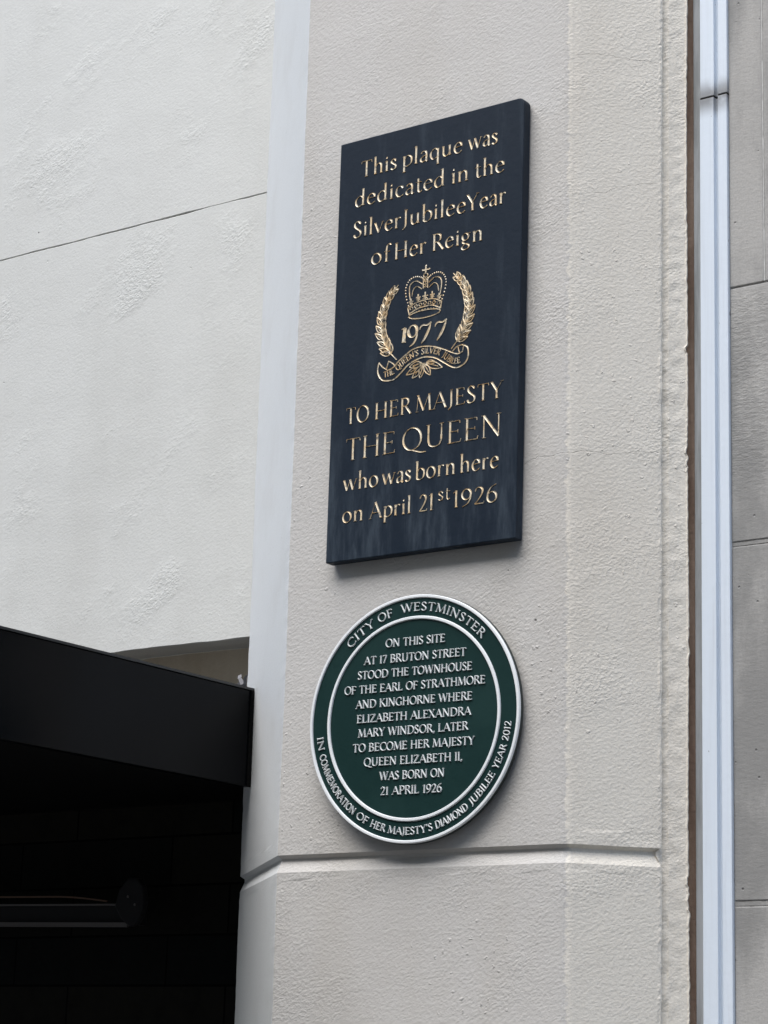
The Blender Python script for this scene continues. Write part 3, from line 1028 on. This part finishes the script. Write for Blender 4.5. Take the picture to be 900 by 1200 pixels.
for s in (-1, 1):
    for (px, pz, k) in ((0, 113, 1.2), (18, 113, 1.0), (36, 107, .9)):
        if px == 0 and s == 1:
            continue
        x = X + s * px
        em_line(b, (x, pz - 6 * k, x, pz + 9 * k), 2.4)
        em_line(b, (x - 6 * k, pz + 2 * k, x + 6 * k, pz + 2 * k), 2.2)
        em_line(b, (x - 5 * k, pz - 4 * k, x - 2, pz - 1, x, pz + 3 * k), 1.4)
        em_line(b, (x + 5 * k, pz - 4 * k, x + 2, pz - 1, x, pz + 3 * k), 1.4)
    arch = (X + s * 43, 100, X + s * 50, 122, X + s * 51, 142, X + s * 42, 157, X + s * 27, 162, X + s * 12, 158, X + s * 3, 150)
    inner = (X + s * 38, 112, X + s * 41, 130, X + s * 40, 144, X + s * 33, 151, X + s * 22, 152, X + s * 8, 143)
    em_line(b, inner, 1.6)
    for q in catmull(mm(*arch), 3):
        dot(b, q.x * 1e3, q.y * 1e3, 2.5)
    inner2 = (X + s * 34, 120, X + s * 31, 134, X + s * 22, 140, X + s * 9, 132)
    em_line(b, inner2, 1.2)
for dx in (-5.5, 5.5):
    em_line(b, (X + dx, 132, X + dx, 156), 1.8)
for i in range(4):
    em_line(b, (X - 5, 135 + i * 6, X + 5, 135 + i * 6), 1.4)
    dot(b, X, 138 + i * 6, 1.6)
em_ell(b, X, 161, 5.5, 4.5, 1.8)
em_line(b, (X, 165, X, 182), 2.6)
em_line(b, (X - 8.5, 173.5, X + 8.5, 173.5), 2.6)
for (dx, dz) in ((-8.5, 0), (8.5, 0), (0, 8.5)):
    dot(b, X + dx, 173.5 + dz, 2.8)
b.build('crown', M['gilt'], em)

# laurel sprigs
def sprig(s):
    b = MB()
    base = [(-76, -14), (-96, 8), (-112, 36), (-118, 68), (-113, 100), (-101, 126), (-77, 152)]
    base = [(X + (x - X) * -s if s > 0 else x, z) for x, z in base]
    spine = catmull([c_ / 1e3 for p in base for c_ in p], 6)
    ribbon(b, spine, [0.0010] * len(spine), CARVE['edge'], CARVE['mid'])
    n = len(spine)
    for k in range(11):
        i = 4 + int(k * (n - 9) / 10)
        p = spine[i]
        td = (spine[min(n - 1, i + 1)] - spine[i - 1]).normalized()
        for side in (-1, 1):
            ang = R(34 - k * 1.2) * side
            d = Vector((td.x * math.cos(ang) - td.y * math.sin(ang), td.x * math.sin(ang) + td.y * math.cos(ang)))
            nn = Vector((-d.y, d.x))
            ln = (.027 - .0009 * k) * (1.0 + .06 * math.sin(k * 2.3 + side))
            a0 = p + d * .002
            tip = a0 + d * ln
            for q in (-1, 1):
                pts = catmull([c_ for v in (a0, a0 + d * ln * .3 + nn * q * .0048, a0 + d * ln * .65 + nn * q * .0040, tip) for c_ in v], 3)
                ribbon(b, pts, [.0011 if q == side else .0017] * len(pts), CARVE['edge'], CARVE['mid'])
            ribbon(b, [a0, a0 + d * ln * .8], [.0010, .0004], CARVE['edge'], CARVE['mid'])
    b.build('laurel_sprig', M['gilt'], em)
sprig(-1)
sprig(1)

# year in old-style figures
b = MB()
em_line(b, (-59, 22, -56, 52), 6.5, False)
em_line(b, (-64, 21.5, -53, 21), 1.6)
em_line(b, (-65, 50, -56, 53), 1.6)
q = [Vector((-36 + 11 * math.cos(a), 42 + 13 * math.sin(a))) / 1e3 for a in [2 * math.pi * i / 18 for i in range(18)]]
q.append(q[0].copy())
ribbon(b, q, [.0011 + .0024 * abs(math.cos(2 * math.pi * i / 18 - .3)) ** 2 for i in range(19)], CARVE['edge'], CARVE['mid'])
em_line(b, (-25, 44, -25, 30, -32, 16, -44, 8), 3.4, True, True)
for x in (-17, 22):
    em_line(b, (x, 47, x + 7, 51, x + 18, 49.5, x + 28, 54), 2.6)
    em_line(b, (x + 27, 52, x + 22, 38, x + 13, 22, x + 4, 11), 4.6, True, True)
    em_line(b, (x, 47, x - 1, 42), 1.6)
b.build('year', M['gilt'], em)

# ribbon scroll with its motto
b = MB()
em_line(b, (-121, -14, -124, -26, -122, -40, -112, -53, -96, -57, -80, -56, -62, -44, -46, -31, -26, -23, -3, -20, 22, -26, 42, -38, 62, -51, 74, -56, 84, -56, 98, -50, 105, -40, 106, -28, 103, -16, 91, -9), 2.2)
em_line(b, (-98, -34, -84, -30, -68, -17, -43, -2, -28, 3, -12, 4, 6, 2, 22, -2, 46, -12, 66, -22, 80, -27, 92, -24), 2.0)
em_line(b, (-121, -14, -112, -24, -98, -34), 1.6)
em_line(b, (-96, -14, -102, -32), 1.6)
em_line(b, (-96, -14, -84, -22, -80, -28), 1.6)
em_line(b, (66, -20, 78, -11, 91, -9), 1.6)
em_line(b, (80, -12, 84, -26), 1.4)
em_line(b, (92, -24, 94, -10), 1.4)
sc = b.build('ribbon_scroll', M['gilt'], em)
pathq = catmull(mm(-112, -49, -98, -48, -82, -45, -64, -34, -46, -22, -28, -15, 1, -13.5, 22, -18, 40, -27, 60, -43, 74, -48, 92, -47), 12)
cum = [0.0]
for a, c_ in zip(pathq[:-1], pathq[1:]):
    cum.append(cum[-1] + (c_ - a).length)
def warp_path(off):
    def w(x, y):
        s = x + off
        i = 0
        while i < len(cum) - 2 and cum[i + 1] < s:
            i += 1
        td = (pathq[i + 1] - pathq[i]).normalized()
        p = pathq[i] + td * (s - cum[i])
        return p + Vector((-td.y, td.x)) * y
    return w
tot = cum[-1]
words = ['THE', "QUEEN'S", 'SILVER', 'JUBILEE']
fr_ = [(.02, .145), (.185, .455), (.49, .70), (.735, .975)]
b = MB()
for w_, (a, c_) in zip(words, fr_):
    put_word(b, w_, 0, (c_ - a) * tot, 0, .0125, .0017, .0012, CARVE['edge'], CARVE['mid'], warp=warp_path(a * tot))
b.build('motto', M['gilt'], em)
# leaves knotted under the scroll
b = MB()
for (x0, z0, x1, z1) in ((-4, -34, -50, -52), (-6, -36, -34, -62), (-8, -36, -14, -65), (-4, -36, 12, -62), (0, -34, 42, -50), (-10, -32, -42, -36), (2, -32, 24, -36)):
    d = Vector((x1 - x0, z1 - z0))
    n_ = Vector((-d.y, d.x)).normalized() * min(7, d.length * .2)
    for q in (-1, 1):
        em_line(b, (x0, z0, x0 + d.x * .35 + n_.x * q, z0 + d.y * .35 + n_.y * q, x0 + d.x * .7 + n_.x * q * .8, z0 + d.y * .7 + n_.y * q * .8, x1, z1), 1.7)
    em_line(b, (x0 + d.x * .1, z0 + d.y * .1, x0 + d.x * .75, z0 + d.y * .75), 1.2)
b.build('leaf_knot', M['gilt'], em)

# ------------------------------------------------------------------ round green plaque
ZD = 2.3225
rp = empty('round_plaque', (-0.0125, -0.002, ZD), R(1.7))
tag(rp, 'round dark green plaque with white raised lettering and double white rings below the slate', 'plaque')
def lathe(prof, n=128):
    b = MB()
    vs, fs = [], []
    for i in range(n):
        a = 2 * math.pi * i / n
        for (r, y) in prof:
            vs.append((r * math.cos(a), y, r * math.sin(a)))
    k = len(prof)
    for i in range(n):
        j = (i + 1) % n
        for q in range(k - 1):
            fs.append((i * k + q, i * k + q + 1, j * k + q + 1, j * k + q))
    b.add(vs, fs)
    return b
RD = 0.2515
YF = -0.026
d = lathe([(0.0001, YF), (0.10, YF), (.2085, YF), (.2435, YF), (RD - .001, YF + .0002), (RD, YF + .002), (RD + .0005, YF + .011), (.12, YF + .0115), (0.0001, YF + .0115)])
disc = d.build('disc', M['green'], rp, smooth=False)
rim = lathe([(RD + .0002, YF + .0025), (RD + .0012, YF + .0035), (RD + .0014, YF + .010), (RD + .0002, YF + .0108)])
rim.build('edge_band', M['plaque_edge'], rp)
lathe([(.0001, YF + .0117), (.20, YF + .0117), (.20, .001), (.0001, .001)], 64).build('backing', M['plaque_edge'], rp)
d = lathe([(.2445, YF + .001), (.2452, YF - .0028), (.2462, YF - .0034), (.2500, YF - .0034), (.2512, YF - .0026), (.2517, YF + .0024)])
d.build('outer_ring', M['white'], rp)
d = lathe([(.2005, YF + .001), (.2013, YF - .0028), (.2022, YF - .0034), (.2062, YF - .0034), (.2073, YF - .0028), (.2081, YF + .001)])
d.build('inner_ring', M['white'], rp)
RAISE = (0.0022, 0.0030)

def disc_line(text, x0, x1, z):
    b = MB()
    ws = text.split(' ')
    sp_ = 0.40
    nat = sum(word_width(w, .04) for w in ws) + sp_ * (len(ws) - 1)
    k = (x1 - x0) / nat
    x = x0
    for w in ws:
        wd = word_width(w, .04) * k
        put_word(b, w, x, x + wd, z, .0158, .0026, .0014, RAISE[0], RAISE[1], track=.04)
        x += wd + sp_ * k
    o = b.build('inscription_line', M['white_letter'], rp)
    o.location = (0, YF, 0)

rows_ = [('ON THIS SITE', -77, 67), ('AT 17 BRUTON STREET', -129, 117), ('STOOD THE TOWNHOUSE', -143.5, 132), ('OF THE EARL OF STRATHMORE', -175.5, 163.5),
         ('AND KINGHORNE WHERE', -146, 134), ('ELIZABETH ALEXANDRA', -142.5, 132), ('MARY WINDSOR, LATER', -138, 125.5), ('TO BECOME HER MAJESTY', -150, 141),
         ('QUEEN ELIZABETH II,', -121.5, 113.5), ('WAS BORN ON', -82, 73), ('21 APRIL 1926', -78.5, 67.5)]
zrow = [148.5, 116.3, 86.8, 57.3, 26.8, -3.2, -32.5, -62.5, -92.3, -122.2, -152.5]
for (tx, a, c_), z in zip(rows_, zrow):
    disc_line(tx, (a + 8) / 1e3, (c_ + 8) / 1e3, z / 1e3)

def ring_words(items, rad, size, top, stem, hair):
    for (w, a0, a1) in items:
        b = MB()
        ln = R(abs(a1 - a0)) * rad
        if top:
            def wp(x, y, a0=a0):
                a = R(a0) - x / rad
                return Vector((math.cos(a) * (rad + y), math.sin(a) * (rad + y)))
        else:
            def wp(x, y, a0=a0):
                a = R(a0) + x / rad
                return Vector((math.cos(a) * (rad - y), math.sin(a) * (rad - y)))
        put_word(b, w, 0, ln, 0, size, stem, hair, RAISE[0], RAISE[1], warp=wp, track=.10 if top else .04)
        o = b.build('inscription_word', M['white_letter'], rp)
        o.location = (0, YF, 0)

ring_words([('CITY', 135.7, 116.5), ('OF', 113.3, 104), ('WESTMINSTER', 98.5, 42.8)], .2185, .0165, True, .0026, .0014)
ring_words([('IN', 186.6, 194.2), ('COMMEMORATION', 196.2, 234.3), ('OF', 236.3, 244.3), ('HER', 246.2, 255.6), ("MAJESTY'S", 257.4, 284.2), ('DIAMOND', 286, 306.6),
            ('JUBILEE', 308.6, 328.2), ('YEAR', 330.2, 343), ('2012', 344.8, 354.6)], .2335, .0140, False, .0024, .0013)
